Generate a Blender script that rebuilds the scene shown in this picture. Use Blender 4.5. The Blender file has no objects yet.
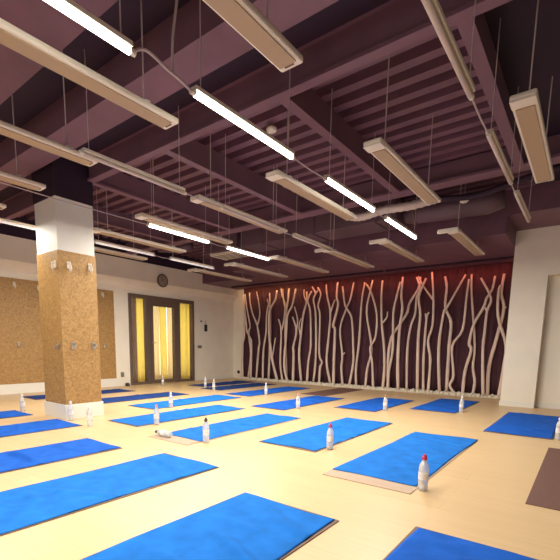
import bpy, bmesh, math, random
from mathutils import Matrix, Vector

# ---------------------------------------------------------------- camera, light, exposure
scene = bpy.context.scene
C = scene.collection
cam_data = bpy.data.cameras.new('camera')
cam = bpy.data.objects.new('camera', cam_data)
C.objects.link(cam)
cam_data.sensor_width = 36.0
cam_data.sensor_fit = 'HORIZONTAL'
cam_data.lens = 410.818 / 560 * 36.0
cam_data.shift_x = (280 - 261.4965) / 560
cam_data.shift_y = (406.8104 - 280) / 560
cam_data.clip_end = 100
R_ = ((0.78470357, 0.61973888, 0.01280698), (-0.09880085, 0.1046501, 0.98958918), (-0.61194664, 0.77779951, -0.14335004))
m = Matrix.Identity(4)
for i in range(3):
    m[i][0], m[i][1], m[i][2] = R_[0][i], R_[1][i], -R_[2][i]
m.translation = (0, 0, 1.0)
cam.matrix_world = m
scene.camera = cam

world = bpy.data.worlds.new('daylight')
scene.world = world
world.use_nodes = True
world.node_tree.nodes['Background'].inputs[0].default_value = (1.0, 0.93, 0.86, 1)
world.node_tree.nodes['Background'].inputs[1].default_value = 0.08


def area_lamp(name, loc, rot, sx, sy, power, col):
    d = bpy.data.lights.new(name, 'AREA')
    d.shape = 'RECTANGLE'
    d.size, d.size_y, d.energy, d.color = sx, sy, power, col
    o = bpy.data.objects.new(name, d)
    o.location = loc
    o.rotation_euler = rot
    C.objects.link(o)
    return o


# added fill light behind and to the right of the camera; no windows there
area_lamp('room_fill_light', (3.6, 2.0, 1.6), (0, math.radians(90), 0), 2.4, 8.0, 8, (1.0, 0.95, 0.88))
area_lamp('room_fill_light', (-3.5, -3.4, 1.3), (math.radians(50), 0, 0), 9.0, 1.8, 60, (0.95, 0.97, 1.0))
TUBE_POWER = 12.0          # emission of a lit tube
TUBE_WATTS = 55.0          # its reflector throws this much downward

scene.view_settings.view_transform = 'Standard'
scene.view_settings.look = 'None'
scene.view_settings.gamma = 1.0
scene.view_settings.use_curve_mapping = False
scene.view_settings.exposure = 0.0

rnd = random.Random(7)
PI = math.pi


# ---------------------------------------------------------------- materials
def mat(name, col, rough=0.6, metal=0.0, var=0.0, scale=8.0, spec=0.5, bump=0.0, stretch=(1, 1, 1), trans=0.0):
    mt = bpy.data.materials.new(name)
    mt.use_nodes = True
    nt = mt.node_tree
    b = nt.nodes['Principled BSDF']
    b.inputs['Base Color'].default_value = (*col, 1)
    b.inputs['Roughness'].default_value = rough
    b.inputs['Metallic'].default_value = metal
    b.inputs['Specular IOR Level'].default_value = spec
    b.inputs['Transmission Weight'].default_value = trans
    if var or bump:
        tc = nt.nodes.new('ShaderNodeTexCoord')
        mp = nt.nodes.new('ShaderNodeMapping')
        mp.inputs['Scale'].default_value = stretch
        nz = nt.nodes.new('ShaderNodeTexNoise')
        nz.inputs['Scale'].default_value = scale
        nz.inputs['Detail'].default_value = 4
        nt.links.new(tc.outputs['Object'], mp.inputs['Vector'])
        nt.links.new(mp.outputs['Vector'], nz.inputs['Vector'])
        if var:
            rp = nt.nodes.new('ShaderNodeValToRGB')
            rp.color_ramp.elements[0].position = 0.3
            rp.color_ramp.elements[1].position = 0.7
            rp.color_ramp.elements[0].color = (*[c * (1 - var) for c in col], 1)
            rp.color_ramp.elements[1].color = (*[min(1, c * (1 + var)) for c in col], 1)
            nt.links.new(nz.outputs['Fac'], rp.inputs['Fac'])
            nt.links.new(rp.outputs['Color'], b.inputs['Base Color'])
        if bump:
            bp = nt.nodes.new('ShaderNodeBump')
            bp.inputs['Strength'].default_value = bump
            bp.inputs['Distance'].default_value = 0.01
            nt.links.new(nz.outputs['Fac'], bp.inputs['Height'])
            nt.links.new(bp.outputs['Normal'], b.inputs['Normal'])
    return mt


def emitter(name, col, strength):
    mt = bpy.data.materials.new(name)
    mt.use_nodes = True
    b = mt.node_tree.nodes['Principled BSDF']
    b.inputs['Base Color'].default_value = (0.8, 0.8, 0.8, 1)
    b.inputs['Emission Color'].default_value = (*col, 1)
    b.inputs['Emission Strength'].default_value = strength
    return mt


def floor_material():
    mt = mat('maple_laminate', (0.74, 0.55, 0.31), 0.38, spec=0.4)
    nt = mt.node_tree
    b = nt.nodes['Principled BSDF']
    tc = nt.nodes.new('ShaderNodeTexCoord')
    br = nt.nodes.new('ShaderNodeTexBrick')
    br.inputs['Scale'].default_value = 1.0
    br.inputs['Brick Width'].default_value = 1.3
    br.inputs['Row Height'].default_value = 0.19
    br.inputs['Mortar Size'].default_value = 0.0012
    br.inputs['Color1'].default_value = (0.735, 0.520, 0.295, 1)
    br.inputs['Color2'].default_value = (0.70, 0.490, 0.270, 1)
    br.inputs['Mortar'].default_value = (0.57, 0.39, 0.20, 1)
    nz = nt.nodes.new('ShaderNodeTexNoise')
    mp = nt.nodes.new('ShaderNodeMapping')
    mp.inputs['Scale'].default_value = (1.2, 22, 1)
    nz.inputs['Scale'].default_value = 1.5
    nz.inputs['Detail'].default_value = 5
    mx = nt.nodes.new('ShaderNodeMixRGB')
    mx.blend_type = 'MULTIPLY'
    mx.inputs['Fac'].default_value = 1.0
    rp = nt.nodes.new('ShaderNodeValToRGB')
    rp.color_ramp.elements[0].position = 0.3
    rp.color_ramp.elements[0].color = (0.9, 0.88, 0.85, 1)
    rp.color_ramp.elements[1].color = (1, 1, 1, 1)
    nt.links.new(tc.outputs['Object'], br.inputs['Vector'])
    nt.links.new(tc.outputs['Object'], mp.inputs['Vector'])
    nt.links.new(mp.outputs['Vector'], nz.inputs['Vector'])
    nt.links.new(nz.outputs['Fac'], rp.inputs['Fac'])
    nt.links.new(br.outputs['Color'], mx.inputs['Color1'])
    nt.links.new(rp.outputs['Color'], mx.inputs['Color2'])
    nt.links.new(mx.outputs['Color'], b.inputs['Base Color'])
    return mt


def flake_board():
    mt = mat('flake_board', (0.5, 0.3, 0.1), 0.55)
    nt = mt.node_tree
    b = nt.nodes['Principled BSDF']
    tc = nt.nodes.new('ShaderNodeTexCoord')
    nz0 = nt.nodes.new('ShaderNodeTexNoise')
    nz0.inputs['Scale'].default_value = 6
    mixv = nt.nodes.new('ShaderNodeMixRGB')
    mixv.inputs['Fac'].default_value = 0.12
    vo = nt.nodes.new('ShaderNodeTexVoronoi')
    vo.inputs['Scale'].default_value = 55
    rp = nt.nodes.new('ShaderNodeValToRGB')
    rp.color_ramp.elements[0].color = (0.33, 0.175, 0.052, 1)
    rp.color_ramp.elements[1].color = (0.49, 0.285, 0.098, 1)
    sep = nt.nodes.new('ShaderNodeSeparateColor')
    nt.links.new(tc.outputs['Object'], nz0.inputs['Vector'])
    nt.links.new(tc.outputs['Object'], mixv.inputs['Color1'])
    nt.links.new(nz0.outputs['Color'], mixv.inputs['Color2'])
    nt.links.new(mixv.outputs['Color'], vo.inputs['Vector'])
    nt.links.new(vo.outputs['Color'], sep.inputs['Color'])
    nt.links.new(sep.outputs['Red'], rp.inputs['Fac'])
    nt.links.new(rp.outputs['Color'], b.inputs['Base Color'])
    return mt


M = dict(
    floor=floor_material(), board=flake_board(),
    wall=mat('cream_wall_paint', (0.90, 0.82, 0.69), 0.7, var=0.03, scale=3),
    white=mat('white_paint', (0.82, 0.78, 0.70), 0.55),
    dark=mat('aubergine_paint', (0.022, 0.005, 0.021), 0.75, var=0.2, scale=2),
    beam=mat('mauve_steel_paint', (0.185, 0.088, 0.122), 0.6, var=0.08, scale=3),
    deck=mat('mauve_sheet_metal', (0.160, 0.070, 0.102), 0.5, var=0.12, scale=3),
    duct=mat('mauve_duct', (0.13, 0.070, 0.090), 0.5, var=0.1, scale=2),
    case=mat('white_enamel', (0.80, 0.72, 0.60), 0.45),
    face=mat('beige_panel_face', (0.46, 0.33, 0.20), 0.5),
    mark=mat('dark_slot', (0.16, 0.10, 0.08), 0.6),
    cable=mat('pale_cable', (0.50, 0.40, 0.40), 0.6),
    tube_off=mat('frosted_tube', (0.66, 0.54, 0.48), 0.35),
    tube_dim=emitter('added_glow_tube', (1.0, 0.88, 0.84), 0.5),  # glow added to a line of unlit tubes
    tube_on=emitter('lit_tube', (1.0, 0.97, 0.86), TUBE_POWER),
    mat_grey=mat('taupe_foam', (0.20, 0.125, 0.095), 0.85, var=0.06, scale=30),
    mat_brown=mat('brown_foam', (0.16, 0.075, 0.058), 0.85, var=0.06, scale=30),
    mat_tan=mat('tan_foam', (0.46, 0.33, 0.24), 0.85, var=0.05, scale=30),
    blue=mat('blue_towelling', (0.012, 0.150, 0.53), 0.9, var=0.16, scale=7, bump=0.5, spec=0.15),
    blue_deep=mat('deep_blue_towelling', (0.012, 0.105, 0.50), 0.9, var=0.16, scale=7, bump=0.5, spec=0.15),
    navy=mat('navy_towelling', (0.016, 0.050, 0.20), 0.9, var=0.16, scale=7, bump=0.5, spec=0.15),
    bottle=mat('clear_plastic', (0.93, 0.95, 0.97), 0.15, trans=0.55),
    label=mat('pale_bottle_label', (0.80, 0.78, 0.78), 0.5, var=0.05, scale=40),
    cap_red=mat('red_cap', (0.55, 0.03, 0.09), 0.4),
    cap_pink=mat('pink_cap', (0.72, 0.30, 0.30), 0.4),
    cap_dark=mat('dark_cap', (0.05, 0.03, 0.04), 0.4),
    cap_white=mat('white_cap', (0.80, 0.78, 0.76), 0.4),
    cap_brown=mat('brown_cap', (0.40, 0.20, 0.10), 0.4),
    frame=mat('brown_aluminium', (0.17, 0.115, 0.09), 0.45, metal=0.2),
    glass=mat('door_glass', (1, 1, 1), 0.03, trans=1.0),
    yellow=mat('yellow_curtain', (0.86, 0.77, 0.36), 0.85, var=0.06, scale=5),
    cream=mat('cream_curtain', (0.86, 0.78, 0.56), 0.85),
    chrome=mat('bright_metal', (0.55, 0.48, 0.40), 0.3, metal=0.8),
    curtain=mat('plum_backdrop_cloth', (0.078, 0.024, 0.036), 0.85, var=0.15, scale=3),
    wood=mat('peeled_branch_wood', (0.84, 0.65, 0.54), 0.7, var=0.14, scale=9, bump=0.3, stretch=(1, 1, .25)),
    pebble=mat('white_pebbles', (0.80, 0.72, 0.58), 0.7, var=0.1, scale=20),
    black=mat('black_plastic', (0.02, 0.018, 0.018), 0.4),
    clockface=mat('grey_clock_face', (0.36, 0.29, 0.24), 0.5),
    grey=mat('grey_plastic', (0.22, 0.19, 0.17), 0.5),
)


for k in ('yellow', 'cream'):
    nt = M[k].node_tree
    out = [n for n in nt.nodes if n.type == 'OUTPUT_MATERIAL'][0]
    pb = nt.nodes['Principled BSDF']
    tr = nt.nodes.new('ShaderNodeBsdfTranslucent')
    tr.inputs['Color'].default_value = pb.inputs['Base Color'].default_value
    mx = nt.nodes.new('ShaderNodeMixShader')
    mx.inputs['Fac'].default_value = 0.6
    nt.links.new(pb.outputs['BSDF'], mx.inputs[1])
    nt.links.new(tr.outputs['BSDF'], mx.inputs[2])
    nt.links.new(mx.outputs['Shader'], out.inputs['Surface'])

# ---------------------------------------------------------------- mesh helpers
def bx(bm, x0, x1, y0, y1, z0, z1):
    v = [bm.verts.new((x, y, z)) for z in (z0, z1) for y in (y0, y1) for x in (x0, x1)]
    for f in ((0, 2, 3, 1), (4, 5, 7, 6), (0, 1, 5, 4), (2, 6, 7, 3), (0, 4, 6, 2), (1, 3, 7, 5)):
        bm.faces.new([v[i] for i in f])
    return v


def tube(bm, pts, radii, n=8, cap=True):
    pts = [Vector(p) for p in pts]
    if not hasattr(radii, '__len__'):
        radii = [radii] * len(pts)
    rings = []
    ref = None
    for i, p in enumerate(pts):
        t = (pts[min(i + 1, len(pts) - 1)] - pts[max(i - 1, 0)]).normalized()
        if ref is None:
            ref = t.orthogonal().normalized()
        ref = (ref - t * ref.dot(t))
        if ref.length < 1e-6:
            ref = t.orthogonal()
        ref.normalize()
        s = t.cross(ref)
        rings.append([bm.verts.new(p + (ref * math.cos(2 * PI * k / n) + s * math.sin(2 * PI * k / n)) * radii[i]) for k in range(n)])
    for a, b in zip(rings, rings[1:]):
        for k in range(n):
            bm.faces.new((a[k], a[(k + 1) % n], b[(k + 1) % n], b[k]))
    if cap:
        bm.faces.new(list(reversed(rings[0])))
        bm.faces.new(rings[-1])
    return rings


def lathe(bm, prof, n=20, c=(0, 0, 0)):
    rings = [[bm.verts.new((c[0] + r * math.cos(2 * PI * k / n), c[1] + r * math.sin(2 * PI * k / n), c[2] + z)) for k in range(n)] for r, z in prof]
    for a, b in zip(rings, rings[1:]):
        for k in range(n):
            bm.faces.new((a[k], a[(k + 1) % n], b[(k + 1) % n], b[k]))
    bm.faces.new(list(reversed(rings[0])))
    bm.faces.new(rings[-1])


def prism(bm, prof, axis, a0, a1):
    """extrude a closed profile; axis 'x': profile is (y, z); axis 'y': profile is (x, z)"""
    def P(p, a):
        return (a, p[0], p[1]) if axis == 'x' else (p[0], a, p[1])
    A = [bm.verts.new(P(p, a0)) for p in prof]
    B = [bm.verts.new(P(p, a1)) for p in prof]
    n = len(prof)
    for i in range(n):
        bm.faces.new((A[i], A[(i + 1) % n], B[(i + 1) % n], B[i]))
    bm.faces.new(list(reversed(A)))
    bm.faces.new(B)


def obj(name, bm, material, parent=None, smooth=False, bevel=0.0, recalc=True):
    if recalc:
        bmesh.ops.recalc_face_normals(bm, faces=bm.faces)
    me = bpy.data.meshes.new(name)
    bm.to_mesh(me)
    bm.free()
    me.materials.append(material)
    if smooth:
        for p in me.polygons:
            p.use_smooth = True
    o = bpy.data.objects.new(name, me)
    C.objects.link(o)
    if parent:
        o.parent = parent
    if bevel:
        md = o.modifiers.new('bevel', 'BEVEL')
        md.width = bevel
        md.segments = 2
    return o


def boxes(name, lst, material, parent=None, bevel=0.0):
    bm = bmesh.new()
    for b in lst:
        bx(bm, *b)
    return obj(name, bm, material, parent, bevel=bevel)


def tag(o, label, cat, group=None, kind=None):
    o['label'] = label
    o['category'] = cat
    if group:
        o['group'] = group
    if kind:
        o['kind'] = kind
    return o


def struct(o):
    o['kind'] = 'structure'
    return o


def empty(name, loc, label, cat, group=None, rz=0.0):
    o = bpy.data.objects.new(name, None)
    o.empty_display_size = 0.1
    o.location = loc
    o.rotation_euler = (0, 0, rz)
    C.objects.link(o)
    return tag(o, label, cat, group)


def dup(root, loc, label, rz=None, group=None):
    r = root.copy()
    C.objects.link(r)
    r.location = loc
    if rz is not None:
        r.rotation_euler = (0, 0, rz)
    r['label'] = label
    if group:
        r['group'] = group
    for ch in list(root.children):
        c = ch.copy()
        C.objects.link(c)
        c.parent = r
        for g in list(ch.children):
            d = g.copy()
            C.objects.link(d)
            d.parent = c
    return r


# ---------------------------------------------------------------- the room shell
XL, YB = -9.1, 10.05          # left wall and back wall
ZP = 3.05                     # paint line: dark above
ZD = 3.42                     # underside of the roof deck
struct(boxes('floor', [(-9.4, 4.2, -4.0, 10.4, -0.1, 0.0)], M['floor']))

# left wall: lower wall with a hole for the glazed door, then a coved upper band
DY0, DY1, DZ = 6.15, 8.32, 2.29
wl = struct(boxes('wall_left', [(XL - .2, XL, -4, DY0, 0, 2.40), (XL - .2, XL, DY1, YB + .3, 0, 2.40), (XL - .2, XL, DY0, DY1, DZ, 2.40)], M['wall']))
bm = bmesh.new()
prism(bm, [(XL - .2, 2.40), (XL + .03, 2.40), (XL + .03, 2.435), (XL + .20, 2.60), (XL + .20, ZP), (XL - .2, ZP)], 'y', -4, YB)
struct(obj('trim_1', bm, M['wall']))
bm = bmesh.new()
bx(bm, XL - .2, XL + .20, -4, YB, ZP, 3.7)
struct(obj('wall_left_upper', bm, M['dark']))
struct(boxes('baseboard_left', [(XL, XL + .02, -4, DY0 - .33, 0, 0.20)], M['white']))
struct(boxes('baseboard_left_far', [(XL, XL + .015, DY1, YB, 0, 0.08)], M['white']))

# back wall, its white return at the left and the dark part over the soffit
struct(boxes('wall_back', [(XL - .2, -1.2, YB, YB + .3, 0, 3.7)], M['wall']))

# right wall block with a shallow recess
PX = -1.19
bm = bmesh.new()
bx(bm, PX, -0.665, 8.6, YB + .3, 0, ZP)
bx(bm, -0.665, 4.2, 8.6, YB + .3, 2.27, ZP)
bx(bm, -0.665, 4.2, 8.78, YB + .3, 0, 2.27)
struct(obj('wall_right', bm, M['wall']))
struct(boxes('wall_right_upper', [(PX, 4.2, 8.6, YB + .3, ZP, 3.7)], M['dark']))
struct(boxes('baseboard_right', [(PX - .012, -0.665, 8.585, 8.6, 0, 0.09), (-0.665, 4.2, 8.765, 8.78, 0, 0.09)], M['white']))

# roof: ribbed sheet-metal deck over the far bays, plain dark slab over the rest
bm = bmesh.new()
prof_y = []
y = 3.1
while y < 8.6:
    prof_y += [(y, ZD), (y + .10, ZD), (y + .12, ZD + .15), (y + .21, ZD + .15)]
    y += .23
prof = prof_y + [(8.7, ZD), (8.7, 3.7), (3.1, 3.7)]
prism(bm, prof, 'x', XL, -0.86)
struct(obj('ceiling', bm, M['deck']))
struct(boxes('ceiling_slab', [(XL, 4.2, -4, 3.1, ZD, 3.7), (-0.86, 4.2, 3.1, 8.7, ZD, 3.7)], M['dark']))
# dropped soffit along the back wall
struct(boxes('ceiling_soffit', [(-6.9, PX, 7.55, YB, 2.79, 3.7), (XL, -6.9, 8.5, YB, 2.79, 3.7), (PX, 4.2, 7.55, 8.6, 3.05, 3.7)], M['deck']))

# steel beams: cross beams along x, then joists along y, each an I-section
def ibeam_x(name, yc, w, z0, z1, x0, x1):
    bm = bmesh.new()
    bx(bm, x0, x1, yc - w / 2, yc + w / 2, z0, z0 + .03)
    bx(bm, x0, x1, yc - .02, yc + .02, z0 + .03, z1)
    return struct(obj(name, bm, M['beam']))


def ibeam_y(name, xc, w, z0, z1, y0, y1):
    bm = bmesh.new()
    bx(bm, xc - w / 2, xc + w / 2, y0, y1, z0, z0 + .03)
    bx(bm, xc - .02, xc + .02, y0, y1, z0 + .03, z1)
    return struct(obj(name, bm, M['beam']))


struct(boxes('ceiling_beam_1', [(XL, 4.2, 0.55, 1.72, 3.15, ZD)], M['deck']))
struct(boxes('ceiling_beam_2', [(XL, 4.2, 2.25, 2.56, 3.15, ZD)], M['beam']))
ibeam_x('ceiling_beam_3', 3.16, .10, 3.15, ZD, -8.9, 4.2)
ibeam_x('ceiling_beam_4', 6.02, .22, 3.15, ZD, -8.9, 4.2)
for i, xc in enumerate((-0.86, -2.32, -3.93, -5.47, -7.05)):
    ibeam_y('ceiling_beam_%d' % (5 + i), xc, .10, 3.15, ZD, 3.21, 5.91)

# column: painted shaft, flake-board cladding, plinth
CX0, CX1, CY0, CY1 = -6.02, -5.43, 2.66, 3.185
struct(boxes('column', [(CX0 + .01, CX1 - .01, CY0 + .01, CY1 - .01, .2, 2.85)], M['white']))
struct(boxes('column_upper', [(CX0 - .0, CX1 + .0, CY0 - .0, CY1 + .0, 2.85, ZD)], M['dark']))
struct(boxes('column_cladding', [(CX0, CX1, CY0, CY1, .2, 2.2)], M['board'], bevel=.006))
struct(boxes('column_plinth', [(CX0 - .015, CX1 + .015, CY0 - .015, CY1 + .015, 0, .2)], M['white'], bevel=.004))

# flake-board panel on the left wall
struct(boxes('wall_left_panel', [(XL, XL + .025, -4, 5.74, .2, 2.29)], M['board']))

# ---------------------------------------------------------------- glazed door in the left wall
door = bpy.data.objects.new('door_1', None)
door.location = (XL, 0, 0)
C.objects.link(door)
struct(door)


def door_part(name, lst, material, bevel=0):
    return boxes(name, lst, material, door, bevel)


fr = [(-.10, .03, DY0, 6.22, 0, DZ), (-.10, .03, 8.25, DY1, 0, DZ), (-.10, .03, 6.22, 8.25, DZ - .09, DZ), (-.10, .03, 6.22, 6.67, 0, .06), (-.10, .03, 7.79, 8.25, 0, .06),
      (-.10, .03, 6.66, 6.78, .0, DZ - .09), (-.10, .03, 7.67, 7.79, .0, DZ - .09), (-.10, .03, 6.78, 7.67, 2.10, DZ - .09)]
door_part('door_frame', fr, M['frame'])
leaf = door_part('door_leaf', [(-.06, .045, 6.785, 6.87, .015, 2.095), (-.06, .045, 7.57, 7.665, .015, 2.095), (-.06, .045, 6.87, 7.57, 2.04, 2.095), (-.06, .045, 6.87, 7.57, .015, .10)], M['frame'])
bm = bmesh.new()
tube(bm, [(.045, 6.82, 1.08), (.10, 6.82, 1.08), (.10, 6.94, 1.08)], .012)
obj('door_handle', bm, M['chrome'], leaf, smooth=True)
for y0, y1, z0, z1 in ((6.22, 6.66, .06, DZ - .09), (7.79, 8.25, .06, DZ - .09), (6.87, 7.57, .10, 2.04)):
    door_part('glass_pane', [(-.03, -.022, y0, y1, z0, z1)], M['glass'])


def drape(name, x, y0, y1, z0, z1, amp, waves, material, label=None, cat=None, along='y', taper=0.0, parent=None):
    bm = bmesh.new()
    n = int(waves * 10)
    nz = 8
    g = []
    for j in range(nz + 1):
        row = []
        tz = j / nz
        for i in range(n + 1):
            t = i / n
            d = amp * math.sin(2 * PI * waves * t + .6 * math.sin(5 * t + 2 * tz)) * (1 - .25 * tz) + amp * .35 * math.sin(2 * PI * waves * 2.3 * t + 1)
            s = y0 + (y1 - y0) * (t * (1 - taper * (1 - tz)) if taper >= 0 else 1 - (1 - t) * (1 + taper * (1 - tz)))
            z = z0 + (z1 - z0) * tz
            row.append(bm.verts.new((x + d, s, z) if along == 'y' else (s, x + d, z)))
        g.append(row)
    for a, b in zip(g, g[1:]):
        for i in range(n):
            bm.faces.new((a[i], a[i + 1], b[i + 1], b[i]))
    o = obj(name, bm, material, parent, smooth=True)
    md = o.modifiers.new('thickness', 'SOLIDIFY')
    md.thickness = .004
    if label:
        tag(o, label, cat)
    return o


drape('door_curtain', XL - .27, 6.53, 7.00, .02, 2.3, .022, 3, M['yellow'], 'yellow curtain behind the narrow left side glass of the door', 'curtain')
drape('door_curtain', XL - .21, 6.36, 6.53, .02, 2.3, .02, 2, M['mat_tan'], 'tan strip added behind the left side glass of the door', 'curtain')  # added strip for the brownish pane edge, also covers the hall light
drape('door_curtain', XL - .27, 7.00, 7.30, .02, 2.3, .018, 3, M['cream'], 'cream curtain behind the left half of the middle door glass', 'curtain')
drape('door_curtain', XL - .27, 7.295, 7.56, .02, 2.3, .018, 1.6, M['yellow'], 'narrow yellow curtain strip in the middle door glass', 'curtain')
drape('door_curtain', XL - .27, 7.555, 7.88, .02, 2.3, .018, 2, M['cream'], 'cream curtain at the right edge of the middle door glass', 'curtain')
drape('door_curtain', XL - .27, 7.90, 8.62, .02, 2.3, .028, 4, M['yellow'], 'yellow curtain behind the narrow right side glass of the door', 'curtain')
# room beyond the glass
struct(boxes('wall_hall', [(XL - .9, XL - .8, 5.2, 9.2, 0, 2.6)], M['face']))
struct(boxes('floor_hall', [(XL - .9, XL - .2, 5.2, 9.2, -.1, 0)], M['floor']))
area_lamp('hall_fill_light', (XL - .78, 7.2, 1.25), (0, math.radians(-90), 0), 2.2, 3.0, 70, (1, .95, .84))  # added light that makes the door curtains glow from behind

# ---------------------------------------------------------------- small things on the walls
ck = empty('wall_clock', (XL + .20, 7.06, 2.68), 'round wall clock with a grey face and dark rim above the glazed door', 'clock')
bm = bmesh.new()
lathe(bm, [(.165, 0), (.165, .035), (.14, .035), (.14, .02)], 32)
bmesh.ops.rotate(bm, verts=bm.verts, cent=(0, 0, 0), matrix=Matrix.Rotation(PI / 2, 3, 'Y'))
obj('clock_rim', bm, M['frame'], ck, smooth=False)
bm = bmesh.new()
lathe(bm, [(.139, .018), (.139, .024)], 32)
bmesh.ops.rotate(bm, verts=bm.verts, cent=(0, 0, 0), matrix=Matrix.Rotation(PI / 2, 3, 'Y'))
obj('clock_face', bm, M['clockface'], ck)
for ang, ln in ((.9, .07), (-.5, .10)):
    bm = bmesh.new()
    tube(bm, [(.028, 0, 0), (.028, ln * math.sin(ang), ln * math.cos(ang))], .005, 6)
    obj('clock_hand', bm, M['black'], ck)

ph = empty('wall_phone', (XL, 8.79, 1.56), 'small black handset hanging on the white wall right of the door', 'phone')
boxes('handset', [(0, .05, -.045, .045, -.11, .09)], M['black'], ph, bevel=.012)
bm = bmesh.new()
tube(bm, [(.02, 0, .09), (.02, 0, .20)], .006)
obj('hanging_loop', bm, M['grey'], ph)
sn = empty('wall_sensor', (XL, 8.62, 1.74), 'tiny dark round sensor on the wall above the black handset', 'sensor')
bm = bmesh.new()
lathe(bm, [(.03, 0), (.03, .015), (.012, .03)], 14)
bmesh.ops.rotate(bm, verts=bm.verts, cent=(0, 0, 0), matrix=Matrix.Rotation(PI / 2, 3, 'Y'))
obj('sensor_dome', bm, M['grey'], sn, smooth=True)
sw = empty('light_switch', (XL, 8.55, .99), 'grey double switch plate on the wall below the handset', 'switch')
boxes('switch_plate', [(0, .012, -.08, .08, -.045, .045)], M['chrome'], sw, bevel=.003)
for s in (-.04, .04):
    boxes('rocker', [(.012, .02, s - .028, s + .028, -.03, .03)], M['grey'], sw)
so = empty('wall_socket', (-8.87, YB, .20), 'black wall socket low on the white corner strip beside the branches', 'socket')
bm = bmesh.new()
lathe(bm, [(.055, 0), (.055, .012), (.04, .016), (.035, .006)], 18)
bmesh.ops.rotate(bm, verts=bm.verts, cent=(0, 0, 0), matrix=Matrix.Rotation(PI / 2, 3, 'X'))
obj('socket_body', bm, M['black'], so)
ws = empty('wall_socket', (XL, 5.92, .28), 'small white socket low on the wall strip left of the door', 'socket')
boxes('socket_plate', [(0, .015, -.045, .045, -.06, .06)], M['grey'], ws, bevel=.004)
dk = empty('door_stop', (-8.98, 5.98, 0), 'small black door stop on the floor left of the door', 'door stop')
bm = bmesh.new()
lathe(bm, [(.055, 0), (.06, .02), (.05, .07), (.02, .08)], 16)
obj('stop_knob', bm, M['black'], dk, smooth=True)


# wall hooks: upper white loops, lower metal rings
def make_hook(white, loc, rz, label):
    h = empty('wall_hook', loc, label, 'hook', 'wall hooks on the flake-board', rz)
    # local +x points out of the wall
    bm = bmesh.new()
    bx(bm, 0, .012, -.025, .025, -.04, .05)
    obj('hook_plate', bm, M['case'] if white else M['chrome'], h, bevel=.003)
    bm = bmesh.new()
    if white:
        tube(bm, [(.01, 0, .03), (.04, 0, .02), (.048, .01, -.03), (.036, .0, -.075), (.025, -.01, -.04), (.036, 0, .0)], .010, 8)
    else:
        pts = [(.012, 0, .02)] + [((.035 + .02 * math.sin(a)), .03 * math.cos(a), -.02 + .035 * math.cos(a)) for a in [k * PI / 6 for k in range(13)]]
        tube(bm, pts, .007, 8)
    obj('hook_loop', bm, M['case'] if white else M['chrome'], h, smooth=True)
    return h


for white, loc, rz, label in (
    (True, (CX1, 2.80, 2.02), 0, 'upper white hook on the column, nearest its front corner'),
    (True, (CX1, 3.09, 2.04), 0, 'upper white hook on the column, at its far right edge'),
    (True, (-5.50, CY0, 2.02), -PI / 2, 'upper white hook on the narrow left face of the column'),
    (True, (XL + .025, 3.55, 2.17), 0, 'upper white hook at the far left of the wall panel'),
    (True, (XL + .025, 4.01, 2.15), 0, 'upper white hook on the wall panel just left of the column'),
    (True, (XL + .025, 5.45, 2.18), 0, 'upper white hook on the wall panel right of the column'),
    (False, (CX1, 2.80, .99), 0, 'lower metal hook on the column, right of its front corner'),
    (False, (CX1, 3.09, .99), 0, 'lower metal hook on the column, at its far right edge'),
    (False, (-5.52, CY0, .99), -PI / 2, 'lower metal hook on the narrow left face of the column'),
    (False, (XL + .025, 4.06, .99), 0, 'lower metal hook on the wall panel just left of the column'),
    (False, (XL + .025, 3.56, .99), 0, 'lower metal hook at the far left of the wall panel'),
    (False, (XL + .025, 5.45, .99), 0, 'lower metal hook on the wall panel right of the column'),
):
    make_hook(white, loc, rz, label)

# ---------------------------------------------------------------- branch wall
drape('backdrop_curtain', YB - .055, -8.63, PX - .01, .03, 2.785, .022, 34, M['curtain'], 'dark plum cloth backdrop hanging behind the row of branches', 'curtain', along='x')
# red and amber strip lamps under the soffit, shining down the cloth
for name, x0, x1, col, pw, lab in (('accent_lamp', -8.6, -6.4, (1.0, .52, .22), 5, 'amber strip lamp above the left branches'),
                                    ('accent_lamp', -6.35, -3.9, (1.0, .34, .17), 4, 'orange strip lamp above the middle branches'),
                                    ('accent_lamp', -3.85, -1.3, (1.0, .24, .15), 3.6, 'red strip lamp above the right branches')):
    e = empty(name, ((x0 + x1) / 2, 9.42, 2.79), lab, 'lamp', 'coloured strip lamps under the soffit')
    hl = (x1 - x0) / 2
    boxes('lamp_housing', [(-hl, hl, -.03, .03, -.035, 0)], M['dark'], e)
    al = area_lamp('lamp_light', (0, .034, -.02), (math.radians(68), 0, 0), x1 - x0, .04, pw, col)
    al.data.spread = math.radians(95)
    al.parent = e

bm = bmesh.new()
r2 = random.Random(3)
bx(bm, -8.6, PX - .02, 9.64, 9.94, 0, .025)
x = -8.58
while x < PX - .08:
    for yy in (9.67, 9.78, 9.88):
        cx, cy, cr = x + r2.uniform(-.02, .02), yy + r2.uniform(-.02, .02), r2.uniform(.025, .05)
        g = bmesh.ops.create_icosphere(bm, subdivisions=1, radius=cr)
        bmesh.ops.translate(bm, verts=g['verts'], vec=(cx, cy, .03 + cr * .2))
    x += .075
tag(obj('pebble_bed', bm, M['pebble'], smooth=True), 'low bed of white pebbles along the foot of the branches', 'pebbles', kind='stuff')

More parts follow.
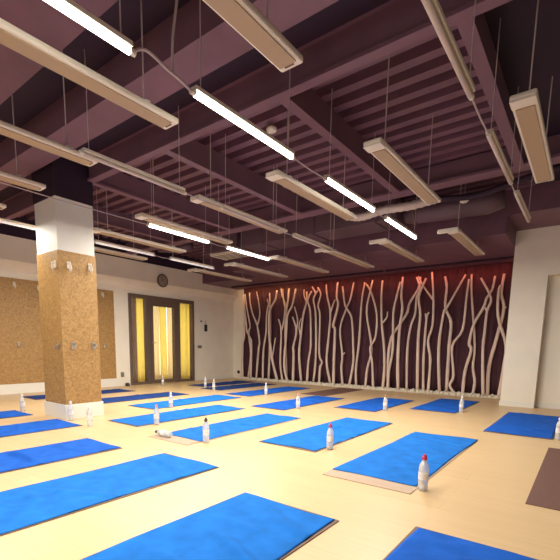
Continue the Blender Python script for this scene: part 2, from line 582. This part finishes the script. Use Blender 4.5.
BRANCHES = [
    [[(-8.31,0.0),(-8.22,0.77),(-8.31,1.43),(-8.25,1.64),(-8.37,2.14),(-8.46,2.61)]],
    [[(-8.49,-0.02),(-8.5,1.01),(-8.42,1.34),(-8.41,2.09),(-8.46,2.59)]],
    [[(-8.1,0.02),(-8.07,1.07),(-8.13,1.28),(-8.25,1.48),(-8.28,1.7),(-8.35,2.14)]],
    [[(-7.93,0.03),(-7.84,0.96),(-7.81,1.14),(-7.91,1.63),(-8.11,2.02),(-8.21,2.37),(-8.23,2.63)],[(-7.91,1.63),(-7.82,1.95),(-7.86,2.29),(-7.95,2.64)]],
    [[(-7.67,0.01),(-7.66,0.9),(-7.58,1.42),(-7.57,1.94),(-7.5,2.27)]],
    [[(-7.5,0.02),(-7.48,1.25),(-7.48,1.93),(-7.51,2.58)]],
    [[(-7.08,0.05),(-7.29,0.67),(-7.4,1.31),(-7.42,1.82),(-7.37,2.1),(-7.19,2.37),(-7.14,2.61)],[(-7.37,2.1),(-7.49,2.39)],[(-7.26,0.73),(-7.18,1.28)]],
    [[(-6.95,0.05),(-7.04,0.57),(-7.02,1.47),(-7.12,1.81)],[(-7.02,1.47),(-6.95,1.69),(-6.9,2.19),(-7.01,2.47),(-7.05,2.66)]],
    [[(-6.86,0.1),(-6.91,1.31),(-6.91,2.01),(-6.85,2.35),(-6.83,2.66)],[(-6.91,2.01),(-7.01,2.36),(-7.04,2.66)]],
    [[(-6.72,0.05),(-6.84,0.49),(-6.79,1.31),(-6.77,1.89),(-6.62,2.17),(-6.51,2.61)]],
    [[(-6.57,0.06),(-6.57,0.85),(-6.59,1.02),(-6.5,1.48),(-6.65,1.86)],[(-6.5,1.48),(-6.47,1.79),(-6.59,2.14)]],
    [[(-6.33,0.04),(-6.43,0.8),(-6.4,1.31),(-6.34,1.87),(-6.23,2.26),(-6.24,2.53)],[(-6.24,2.23),(-6.32,2.43),(-6.32,2.59)],[(-6.4,1.31),(-6.47,1.6),(-6.4,1.82)]],
    [[(-6.1,0.06),(-6.08,0.63),(-6.02,1.09),(-6.06,1.97),(-6.15,2.28),(-6.03,2.52)]],
    [[(-5.94,0.08),(-5.89,0.75),(-5.92,1.86),(-6.01,2.3),(-5.95,2.46),(-6.07,2.65)],[(-5.96,2.43),(-5.87,2.55)]],
    [[(-5.72,0.05),(-5.7,0.48),(-5.65,0.62),(-5.74,0.87),(-5.75,1.85),(-5.82,2.13),(-5.75,2.42),(-5.85,2.6)]],
    [[(-5.41,0.06),(-5.54,0.65),(-5.5,1.31),(-5.48,1.92),(-5.6,2.38),(-5.64,2.67)],[(-5.48,1.92),(-5.4,2.16),(-5.35,2.27)]],
    [[(-5.27,0.02),(-5.28,0.65),(-5.29,1.47),(-5.35,1.59),(-5.23,2.1),(-5.28,2.33),(-5.26,2.69)]],
    [[(-5.03,0.04),(-5.09,0.48),(-5.08,0.83),(-5.18,1.5),(-5.03,2.0),(-4.92,2.25),(-4.84,2.66)],[(-5.08,0.83),(-5.01,0.89)]],
    [[(-4.81,0.06),(-4.73,0.61),(-4.75,1.01),(-4.83,1.77),(-5.02,2.09),(-5.11,2.57)]],
    [[(-4.65,0.04),(-4.68,0.5),(-4.63,1.12),(-4.61,1.85),(-4.59,2.28),(-4.54,2.63)]],
    [[(-4.37,0.03),(-4.34,0.51),(-4.25,1.02),(-4.42,1.89),(-4.35,2.43),(-4.31,2.66)]],
    [[(-4.13,0.04),(-4.18,0.63),(-4.25,1.02),(-4.13,1.29),(-4.13,1.83),(-4.31,2.37),(-4.45,2.57)]],
    [[(-3.91,0.03),(-3.89,0.48),(-3.93,1.05),(-4.02,1.61),(-4.07,2.27),(-4.06,2.63)],[(-4.0,1.61),(-3.91,1.74),(-3.89,1.89)]],
    [[(-3.78,0.03),(-3.77,0.49),(-3.71,0.99),(-3.75,1.82),(-3.69,2.25),(-3.62,2.56)]],
    [[(-3.79,0.03),(-3.84,0.71),(-3.79,1.27),(-3.59,1.6),(-3.44,1.86),(-3.4,2.07),(-3.23,2.35),(-3.19,2.53)]],
    [[(-3.5,0.05),(-3.55,0.72),(-3.55,1.49),(-3.51,1.92),(-3.55,2.24),(-3.54,2.65)]],
    [[(-3.32,0.06),(-3.36,1.0),(-3.31,1.54),(-3.23,1.8),(-3.22,2.17),(-3.16,2.37),(-3.25,2.63)],[(-3.18,2.34),(-3.16,2.63)]],
    [[(-3.05,-0.01),(-3.1,1.21),(-3.09,1.78),(-3.15,2.18),(-3.02,2.58)]],
    [[(-2.93,0.03),(-2.97,0.76),(-2.97,1.67),(-2.92,1.83)],[(-2.98,1.71),(-3.0,1.81)]],
    [[(-2.82,0.02),(-2.82,0.76),(-2.9,1.19),(-2.83,1.55),(-2.85,2.1),(-2.92,2.71)],[(-2.86,2.13),(-3.07,2.39),(-3.22,2.65)]],
    [[(-2.57,0.0),(-2.66,1.05),(-2.61,1.82),(-2.55,1.92),(-2.22,2.59)]],
    [[(-2.44,0.05),(-2.46,1.1),(-2.46,1.6),(-2.6,1.93),(-2.6,2.36),(-2.65,2.6)]],
    [[(-2.23,0.03),(-2.35,0.22),(-2.29,0.44),(-2.36,1.08),(-2.18,1.43),(-2.15,2.11),(-2.13,2.48)]],
    [[(-2.09,-0.01),(-2.08,0.53),(-1.99,0.99),(-2.04,1.15),(-1.98,1.54),(-1.82,1.89),(-1.78,2.07),(-1.69,2.25),(-1.66,2.51)]],
    [[(-1.9,0.0),(-1.88,0.32),(-1.94,0.65),(-1.94,1.1),(-2.09,2.2),(-2.12,2.6)]],
    [[(-1.67,0.02),(-1.75,0.96),(-1.75,1.37),(-1.74,1.8),(-1.69,2.07),(-1.91,2.48)],[(-1.74,1.8),(-1.79,1.89)]],
    [[(-1.61,-0.0),(-1.63,0.66),(-1.54,1.26),(-1.46,1.84),(-1.53,2.16),(-1.51,2.55)],[(-1.46,1.84),(-1.42,1.89)]],
    [[(-1.39,0.02),(-1.36,0.57),(-1.35,1.1),(-1.54,1.69),(-1.57,2.21),(-1.53,2.32)]],
]


BR_WHERE = {0: 'leftmost of all, beside the white corner strip', len(BRANCHES) - 1: 'rightmost of all, beside the white pier'}


def smooth_line(pts, n=4):
    out = []
    P = [pts[0]] + pts + [pts[-1]]
    for i in range(1, len(P) - 2):
        for k in range(n):
            t = k / n
            out.append(tuple(.5 * (2 * P[i][d] + (P[i + 1][d] - P[i - 1][d]) * t + (2 * P[i - 1][d] - 5 * P[i][d] + 4 * P[i + 1][d] - P[i + 2][d]) * t * t + (3 * P[i][d] - P[i - 1][d] - 3 * P[i + 1][d] + P[i + 2][d]) * t ** 3) for d in range(3)))
    out.append(pts[-1])
    return out


ORD = ['first', 'second', 'third', 'fourth', 'fifth', 'sixth', 'seventh', 'eighth', 'ninth', 'tenth', 'eleventh', 'twelfth', 'thirteenth', 'fourteenth',
       'fifteenth', 'sixteenth', 'seventeenth', 'eighteenth', 'nineteenth', 'twentieth']
order = sorted(range(len(BRANCHES)), key=lambda i: BRANCHES[i][0][0][0])
rank = {b: k for k, b in enumerate(order)}
span = [(min(p[0] for l in b for p in l) - .05, max(p[0] for l in b for p in l) + .05) for b in BRANCHES]
LAYER = {}
for i in order:                    # branches whose spreads overlap stand one behind the other
    free = [y for y in (9.80, 9.87, 9.73, 9.91, 9.69) if not any(abs(LAYER[j] - y) < .06 and span[j][0] < span[i][1] and span[i][0] < span[j][1] for j in LAYER)]
    LAYER[i] = free[0] if free else 9.80
for i, lines in enumerate(BRANCHES):
    k = rank[i]
    nb = len(BRANCHES)
    if k < nb // 2:
        where = ORD[k] + ' by foot from the left corner'
    else:
        where = ORD[nb - 1 - k] + ' by foot from the white pier'
    forked = len(lines) > 1
    ymid = LAYER[i]
    foot = lines[0][0]
    bm = bmesh.new()
    r0 = .030 + .010 * r2.random()
    main = [(px - foot[0], ymid - 9.85 + .01 * math.sin(pz * 2 + i), max(pz, .035)) for px, pz in lines[0]]
    sm = smooth_line(main)
    top = sm[-1][2]
    tube(bm, sm, [(r0 * (1.0 - .38 * j / (len(sm) - 1))) * (1 + .10 * r2.uniform(-1, 1)) for j in range(len(sm))], 8)
    o = obj('branch', bm, M['wood'], smooth=True)
    o.location = (foot[0], 9.85, 0)
    kind = ('forked ' if forked else '') + ('short ' if top < 2.1 else 'tall ') + 'pale bare branch'
    tag(o, kind + ' at the back wall, ' + where, 'branch', 'bare branches along the back wall')
    for tw in lines[1:]:
        bm = bmesh.new()
        z_near = min(sm, key=lambda q: abs(q[2] - tw[0][1]))
        pts = [(z_near[0], z_near[1], z_near[2])] + [(px - foot[0], z_near[1], pz) for px, pz in tw[1:]]
        s2 = smooth_line(pts)
        tube(bm, s2, [.024 * (1 - .4 * j / (len(s2) - 1)) for j in range(len(s2))], 7)
        obj('side_twig', bm, M['wood'], o, smooth=True)

# ---------------------------------------------------------------- hanging ceiling fixtures
ZF = 2.60


def make_fixture():
    f = empty('ceiling_fixture', (0, 0, ZF), 'x', 'ceiling fixture', 'long fixtures hung in rows under the ceiling')
    L, W = .85, .077
    bm = bmesh.new()
    bx(bm, -W, W, -L, L, .012, .052)
    obj('housing', bm, M['case'], f, bevel=.012)
    boxes('face_panel', [(-W + .022, W - .022, -L + .13, L - .05, .004, .013)], M['face'], f)
    boxes('end_cap', [(-W + .002, W - .002, -L, -L + .11, .002, .013)], M['case'], f, bevel=.004)
    boxes('label_slot', [(-.03, .03, L - .045, L - .03, .008, .013)], M['mark'], f)
    for s in (-1, 1):
        bm = bmesh.new()
        bx(bm, -.05, .05, s * .6 - .02, s * .6 + .02, .052, .075)
        obj('bracket', bm, M['case'], f)
        bm = bmesh.new()
        tube(bm, [(0, s * .6, .07), (0, s * .6, ZD - ZF)], .0055, 6)
        obj('hanging_rod', bm, M['cable'], f)
    return f


def short_rods(f):
    """far end of the back row: its far rod meets the low soffit"""
    for ch in f.children:
        if ch.name.startswith('hanging_rod') and ch.data.vertices[0].co.y > 0:
            me = ch.data.copy()
            for v in me.vertices:
                if v.co.z > .2:
                    v.co.z = 2.79 - ZF
            ch.data = me


H = 1.6
fx = [(-.31, 1), (-.95, 1), (-1.625, 1), (-2.30, 1), (-2.93, 1), (-3.57, 1),
      (-.31, 2), (-.95, 2), (-1.575, 2), (-2.24, 2), (-2.89, 2), (-3.57, 2), (-4.25, 2),
      (-1.02, 3), (-1.65, 3), (-2.26, 3), (-2.9, 3), (-3.57, 3), (-4.25, 3)]
YC = {1: .835 * H, 2: 2.60 * H, 3: 4.49 * H}
ROWN = {1: 'front row', 2: 'middle row', 3: 'back row near the branches'}
proto = None
cnt = {}
for xh, row in fx:
    if (xh, row) == (-.31, 1):
        continue
    k = cnt.get(row, 0)
    cnt[row] = k + 1
    lab = 'long white hanging fixture, %s from right in the %s' % (ORD[k], ROWN[row])
    loc = (xh * H, YC[row], ZF)
    if proto is None:
        proto = make_fixture()
        proto.location = loc
        proto['label'] = lab
        o = proto
    else:
        o = dup(proto, loc, lab)
    if row == 3:
        o.scale = (1, 1.09, 1)
        short_rods(o)
        boxes('end_bar', [(-.19, .079, -.88, -.83, .0, .05)], M['case'], o, bevel=.006)

# ---------------------------------------------------------------- tube lamps in long lines
def make_tube(kind):
    """kind: 'on' fully lit, 'dim' an unlit tube with an added glow, 'off'"""
    word = {'on': 'lit', 'dim': 'glow-added unlit', 'off': 'unlit'}[kind]
    f = empty('tube_lamp', (0, 0, ZF), 'x', 'tube lamp', word + ' tube lamps')
    bm = bmesh.new()
    tube(bm, [(0, -.55, .0), (0, .55, .0)], .014 if kind == 'dim' else .018, 10)
    obj('glass_tube', bm, M['tube_' + kind], f, smooth=True)
    boxes('tube_housing', [(-.026, .026, -.56, .56, .018, .045)], M['case'], f, bevel=.004)
    if kind != 'off':
        al = area_lamp('tube_light', (0, 0, -.024), (0, 0, 0), .03, 1.1, TUBE_WATTS * (.75 if kind == 'dim' else 1.0), (1.0, 0.95, 0.85))  # under dim tubes this downlight is added to brighten the left wall
        al.parent = f
    for s in (-1, 1):
        bm = bmesh.new()
        tube(bm, [(0, s * .55, .005), (0, s * .585, .005)], .018, 10)
        obj('end_cap', bm, M['case'], f)
    for s in (-1, 1):
        bm = bmesh.new()
        tube(bm, [(0, s * .5, .04), (0, s * .5, ZD - ZF)], .004, 6)
        obj('hanging_wire', bm, M['cable'], f)
    return f


TY = [.60, 1.59, 2.65, 3.585]
first = {k: make_tube(k) for k in ('on', 'dim', 'off')}
used = set()
links = []
LINE = {-.47: 'line at far right', -1.34: 'brightest line at centre', -2.2: 'line between the lit lines', -3.0: 'second lit line', -3.92: 'line nearest left wall'}
WORD = {'on': 'glowing white', 'dim': 'pale', 'off': 'unlit pale'}
for xh, kind, ys in ((-.47, 'off', [1.57] + TY[2:]), (-1.34, 'on', [-.5] + TY), (-2.2, 'off', TY[1:]), (-3.0, 'on', [.6, 2.6, 3.555]), (-3.92, 'dim', TY[1:])):
    ys = sorted(ys, reverse=True)
    for n, yh in enumerate(ys):
        lab = '%s tube lamp, %s from far end in the %s' % (WORD[kind], ORD[n], LINE[xh])
        loc = (xh * H, yh * H, ZF)
        if kind not in used:
            used.add(kind)
            o = first[kind]
            o.location = loc
            o['label'] = lab
        else:
            o = dup(first[kind], loc, lab)
        links.append((o, xh, yh, ys[n + 1] if n + 1 < len(ys) else None))
for o, xh, yh, nxt in links:
    if nxt is None or (xh == -1.34 and nxt == .60):
        continue
    gap = (yh - nxt) * H - .585
    bm = bmesh.new()
    tube(bm, [(0, -.585, .005), (0, -.585 - (gap - .585) / 2, -.004), (0, -gap + .004, .005)], .006, 6)
    obj('link_cable', bm, M['cable'], o)

# loose cable looping beside the nearest lit tube
bm = bmesh.new()
pts = smooth_line([(-2.15, 1.53, 2.61), (-2.14, 1.62, 2.66), (-2.12, 1.75, 2.62), (-2.13, 1.86, 2.615), (-2.14, 1.96, 2.60)], 6)
tube(bm, pts, .009, 6)
p2 = smooth_line([(-2.13, 1.80, 2.625), (-2.11, 1.79, 2.8), (-2.10, 1.83, 3.1), (-2.10, 1.86, 3.42)], 6)
tube(bm, p2, .008, 6)
tag(obj('loose_cable', bm, M['cable']), 'pale cable looping up to the ceiling between the two nearest lit tubes', 'cable')

# ---------------------------------------------------------------- ducts and detectors under the roof
def duct_box(name, b, label, bands=True):
    e = empty(name, (b[0], b[2], b[4]), label, 'duct')
    w, d, h = b[1] - b[0], b[3] - b[2], b[5] - b[4]
    boxes('duct_body', [(0, w, 0, d, 0, h)], M['duct'], e, bevel=.015)
    x = .55
    while x < w - .2:
        boxes('flange', [(x, x + .03, -.02, d + .02, -.02, h + .02)], M['duct'], e)
        x += 1.15
    return e


duct_box('air_duct', (-5.75, -2.55, 6.55, 7.15, 3.0, 3.33), 'long mauve rectangular air duct running along in front of the soffit')
e = empty('oval_duct', (-1.75, 6.95, 3.12), 'rounded mauve duct end at the right below the ceiling', 'duct')
bm = bmesh.new()
tube(bm, [(-.75, -.1, 0), (-.6, -.1, 0), (.4, 0, 0), (.6, 0, 0)], [.13, .16, .17, .12], 18)
obj('duct_shell', bm, M['duct'], e, smooth=True)
bm = bmesh.new()
tube(bm, [(-.62, -.1, 0), (-.57, -.1, 0)], .175, 18)
obj('collar', bm, M['duct'], e, smooth=True)
e = empty('flexible_duct', (-3.1, 6.33, 3.06), 'pale wrinkled flexible duct sagging below the beam in the middle', 'duct')
bm = bmesh.new()
pp = smooth_line([(-.15, .0, .05), (.1, -.05, -.02), (.45, -.03, .02), (.85, -.02, .01), (1.2, .0, .04)], 8)
tube(bm, pp, [.055 + .01 * (j % 2) for j in range(len(pp))], 10)
obj('duct_hose', bm, M['tube_off'], e, smooth=True)
bm = bmesh.new()
pp = smooth_line([(1.2, 0, .04), (1.7, .0, -.02), (2.2, -.03, .05), (2.7, -.05, .12)], 6)
tube(bm, pp, .04, 10)
obj('dark_pipe', bm, M['dark'], e, smooth=True)
e = empty('ceiling_unit', (-6.35, 6.9, 2.93), 'boxy pale ventilation unit under the ceiling toward the far left', 'ventilation unit')
boxes('unit_body', [(-.45, .45, -.3, .35, .07, .45)], M['duct'], e, bevel=.02)
boxes('grille_frame', [(-.38, .38, -.24, .28, .03, .075)], M['case'], e)
boxes('grille_slot', [(-.3, .3, -.18 + k * .1, -.15 + k * .1, .022, .032) for k in range(5)], M['mark'], e)
e = empty('diagonal_pipe', (-7.9, 6.2, 3.2), 'mauve pipe stub beside the ventilation unit at the left', 'pipe')
bm = bmesh.new()
tube(bm, [(0, 0, 0), (.4, .15, -.03), (.85, .2, -.03)], .09, 12)
obj('pipe_run', bm, M['duct'], e, smooth=True)


def detector(loc, label, rod):
    e = empty('smoke_detector', loc, label, 'smoke detector')
    bm = bmesh.new()
    lathe(bm, [(.035, -.035), (.055, -.02), (.06, 0), (.055, .012)], 18)
    obj('detector_head', bm, M['case'], e, smooth=True)
    if rod:
        bm = bmesh.new()
        tube(bm, [(0, 0, .01), (0, 0, rod)], .01, 6)
        obj('detector_stem', bm, M['grey'], e)


detector((-2.98, 3.90, ZD - .045), 'round white smoke detector on the ribbed ceiling above the lit tube', .09)
detector((-1.58, 6.55, 3.08), 'small white detector below the pipe at the right of the ceiling', .34)

# ---------------------------------------------------------------- mats, towels, bottles
def make_mat(x0, x1, y0, y1, material, label):
    bm = bmesh.new()
    w, d = (x1 - x0) / 2, (y1 - y0) / 2
    bx(bm, -w, w, -d, d, 0, .006)
    o = obj('yoga_mat', bm, material, bevel=.002)
    o.location = ((x0 + x1) / 2, (y0 + y1) / 2, 0)
    tag(o, label, 'yoga mat', 'yoga mats in rows on the floor')
    return o


def make_towel(x0, x1, y0, y1, material, label, seed):
    rr = random.Random(seed)
    bm = bmesh.new()
    w, d = (x1 - x0) / 2, (y1 - y0) / 2
    nx, ny = 40, 104
    ph = [rr.uniform(0, 6.28) for _ in range(10)]
    cr = [(rr.uniform(-d, d), rr.uniform(-.7, .7), rr.uniform(.010, .022), rr.uniform(.020, .036), rr.uniform(-w, w), rr.uniform(.12, .35)) for _ in range(12)]
    g = []
    sk = rr.uniform(-.012, .012)
    for j in range(ny + 1):
        row = []
        v = -1 + 2 * j / ny
        for i in range(nx + 1):
            u = -1 + 2 * i / nx
            x = u * (w + .006 * math.sin(4 * v + ph[0])) + sk * v
            y = v * (d + .010 * math.sin(3 * u + ph[1])) + .008 * math.sin(2 * u + ph[2])
            z = .0012 + .0012 * (1 + math.sin(7 * v + 3 * u + ph[3]))
            hem = .22 + .78 * (1 - max(abs(u), abs(v)) ** 6)
            for c0, sl, amp, wd, cxx, ex in cr:
                q = (y - c0 - sl * (x - cxx)) / wd
                z += hem * amp * math.exp(-q * q) * math.exp(-((x - cxx) / ex) ** 2)
            row.append(bm.verts.new((x, y, z)))
        g.append(row)
    for a, b in zip(g, g[1:]):
        for i in range(nx):
            bm.faces.new((a[i], a[i + 1], b[i + 1], b[i]))
    o = obj('towel', bm, material, smooth=True, recalc=False)
    md = o.modifiers.new('thickness', 'SOLIDIFY')
    md.thickness = .003
    md.offset = 1
    o.location = ((x0 + x1) / 2, (y0 + y1) / 2, .006)
    tag(o, label, 'towel', 'blue towels on the yoga mats')
    return o


SETS = [  # x0, x1, y0, y1, mat start, mat material, towel material, place
    (-1.76, -1.07, .20, 2.05, .15, 'mat_grey', 'blue', 'in the bottom centre of the picture, nearest the camera'),
    (-3.02, -2.35, .35, 2.37, .33, 'mat_grey', 'blue', 'in the front row left of the centre one'),
    (-4.14, -3.52, .20, 2.22, .18, 'mat_grey', 'blue_deep', 'in the front row, fourth from the right'),
    (-5.54, -4.90, .60, 2.56, .58, 'mat_grey', 'blue_deep', 'in front of the column'),
    (-6.75, -6.15, .50, 2.50, .48, 'mat_grey', 'blue_deep', 'at the left edge just left of the column'),
    (-.66, .00, .25, 2.26, .23, 'mat_grey', 'blue_deep', 'at the bottom right corner'),
    (-1.56, -.90, 2.97, 5.00, 2.80, 'mat_tan', 'blue', 'in the middle right with a red-capped bottle at its corner'),
    (-2.66, -2.00, 3.38, 5.36, 3.36, 'mat_grey', 'blue', 'in the centre with a pink-red capped bottle at its side'),
    (-3.74, -3.14, 2.94, 4.86, 2.74, 'mat_tan', 'blue', 'with one bottle lying and one standing at its near end'),
    (-4.95, -4.33, 3.00, 5.03, 2.98, 'mat_grey', 'blue', 'in the second row just right of the column'),
    (-5.98, -5.35, 4.00, 6.10, 3.98, 'mat_grey', 'blue', 'behind the one next to the column'),
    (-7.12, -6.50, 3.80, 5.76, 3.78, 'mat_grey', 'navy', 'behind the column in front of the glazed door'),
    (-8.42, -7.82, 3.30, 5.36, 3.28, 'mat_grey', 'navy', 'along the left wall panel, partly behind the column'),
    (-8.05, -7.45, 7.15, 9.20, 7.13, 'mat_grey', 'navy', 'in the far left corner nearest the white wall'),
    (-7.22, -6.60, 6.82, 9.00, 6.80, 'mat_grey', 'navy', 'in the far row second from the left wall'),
    (-6.00, -5.36, 6.40, 8.72, 6.38, 'mat_grey', 'blue_deep', 'in the far row before the left branches'),
    (-4.42, -3.77, 5.35, 7.42, 5.33, 'mat_grey', 'blue_deep', 'in the far row before the bare brown mat'),
    (-3.30, -2.60, 6.22, 8.10, 6.20, 'mat_grey', 'blue_deep', 'in the far row right of the bare brown mat'),
    (-2.27, -1.59, 6.95, 8.84, 6.93, 'mat_grey', 'blue_deep', 'in the far row nearest the right branches'),
    (-.92, -.24, 5.66, 7.66, 5.64, 'mat_grey', 'blue_deep', 'at the right edge in front of the white pier'),
]
for i, (x0, x1, y0, y1, ms, mm, tm, place) in enumerate(SETS):
    x1, y1 = x1 + .012, y1 + .015
    make_mat(x0 - .014, x1 + .012, ms - .002, y1 + .014, M[mm], ('tan' if mm == 'mat_tan' else 'dark taupe') + ' mat under towel ' + place)
    cname = {'blue': 'bright blue', 'blue_deep': 'deep blue', 'navy': 'dark navy blue'}[tm]
    make_towel(x0, x1, y0, y1, M[tm], cname + ' towel ' + place, 100 + i)
make_mat(-.23, .43, 3.12, 5.14, M['mat_brown'], 'bare brown yoga mat without a towel at the right edge')
make_mat(-4.87, -4.25, 7.55, 9.45, M['mat_brown'], 'bare brown yoga mat without a towel lying before the branches')


def make_bottle(cap, loc, label, lying=False):
    b = empty('water_bottle', loc, label, 'bottle', 'water bottles beside the mats')
    bm = bmesh.new()
    lathe(bm, [(.026, 0), (.033, .006), (.034, .03), (.032, .045), (.034, .055), (.034, .075), (.0335, .08), (.0335, .14), (.034, .145), (.034, .165), (.030, .188), (.020, .207), (.0135, .218), (.0135, .232)], 20)
    obj('bottle_body', bm, M['bottle'], b, smooth=True)
    bm = bmesh.new()
    lathe(bm, [(.0345, .083), (.0345, .137)], 20)
    obj('bottle_label', bm, M['label'], b, smooth=False)
    bm = bmesh.new()
    lathe(bm, [(.017, .224), (.018, .228), (.018, .246), (.012, .250), (.010, .262), (.008, .264)], 16)
    obj('bottle_cap', bm, M[cap], b, smooth=False)
    if lying:
        b.rotation_euler = (0, -PI / 2, 0)
    return b


for cap, x, y, z, lab in (
    ('cap_red', -.840, 2.95, 0, 'clear water bottle with a red cap, largest and nearest, at the middle right mat corner'),
    ('cap_red', -1.935, 3.57, 0, 'clear water bottle with a pinkish red cap beside the centre mat'),
    ('cap_dark', -3.075, 2.97, 0, 'dark-capped water bottle standing at the corner of the mat left of centre'),
    ('cap_pink', -4.268, 3.25, 0, 'pink-capped water bottle beside the mat just right of the column'),
    ('cap_white', -5.288, 4.32, 0, 'pale water bottle behind the pink-capped one, beside the second mat from the column'),
    ('cap_white', -8.58, 6.76, 0, 'small white bottle on the floor in front of the middle door glass'),
    ('cap_white', -7.30, 7.04, 0, 'left one of the two bottles side by side in the far left corner'),
    ('cap_white', -6.70, 6.73, 0, 'right one of the two bottles side by side in the far left corner'),
    ('cap_white', -5.28, 6.86, 0, 'pale bottle beside the far mat before the left branches'),
    ('cap_pink', -3.68, 5.65, 0, 'pale pink-capped bottle beside the mat in front of the bare brown mat'),
    ('cap_brown', -2.53, 6.49, 0, 'brown-capped bottle beside the far mat right of the bare brown mat'),
    ('cap_white', -1.53, 7.18, 0, 'white-capped bottle beside the far mat nearest the right branches'),
    ('cap_white', -6.60, 2.58, 0, 'pale bottle standing at the left of the column'),
    ('cap_white', -5.34, 2.68, 0, 'pale bottle standing against the column front corner'),
    ('cap_white', -4.80, 2.64, 0, 'pale bottle at the far end of the mat in front of the column'),
    ('cap_white', -.175, 5.70, 0, 'water bottle at the right edge beside the mat before the white pier'),
):
    make_bottle(cap, (x, y, z), lab)
make_bottle('cap_dark', (-3.50, 2.845, .0405), 'dark-capped water bottle lying on its side on a tan mat end', True)
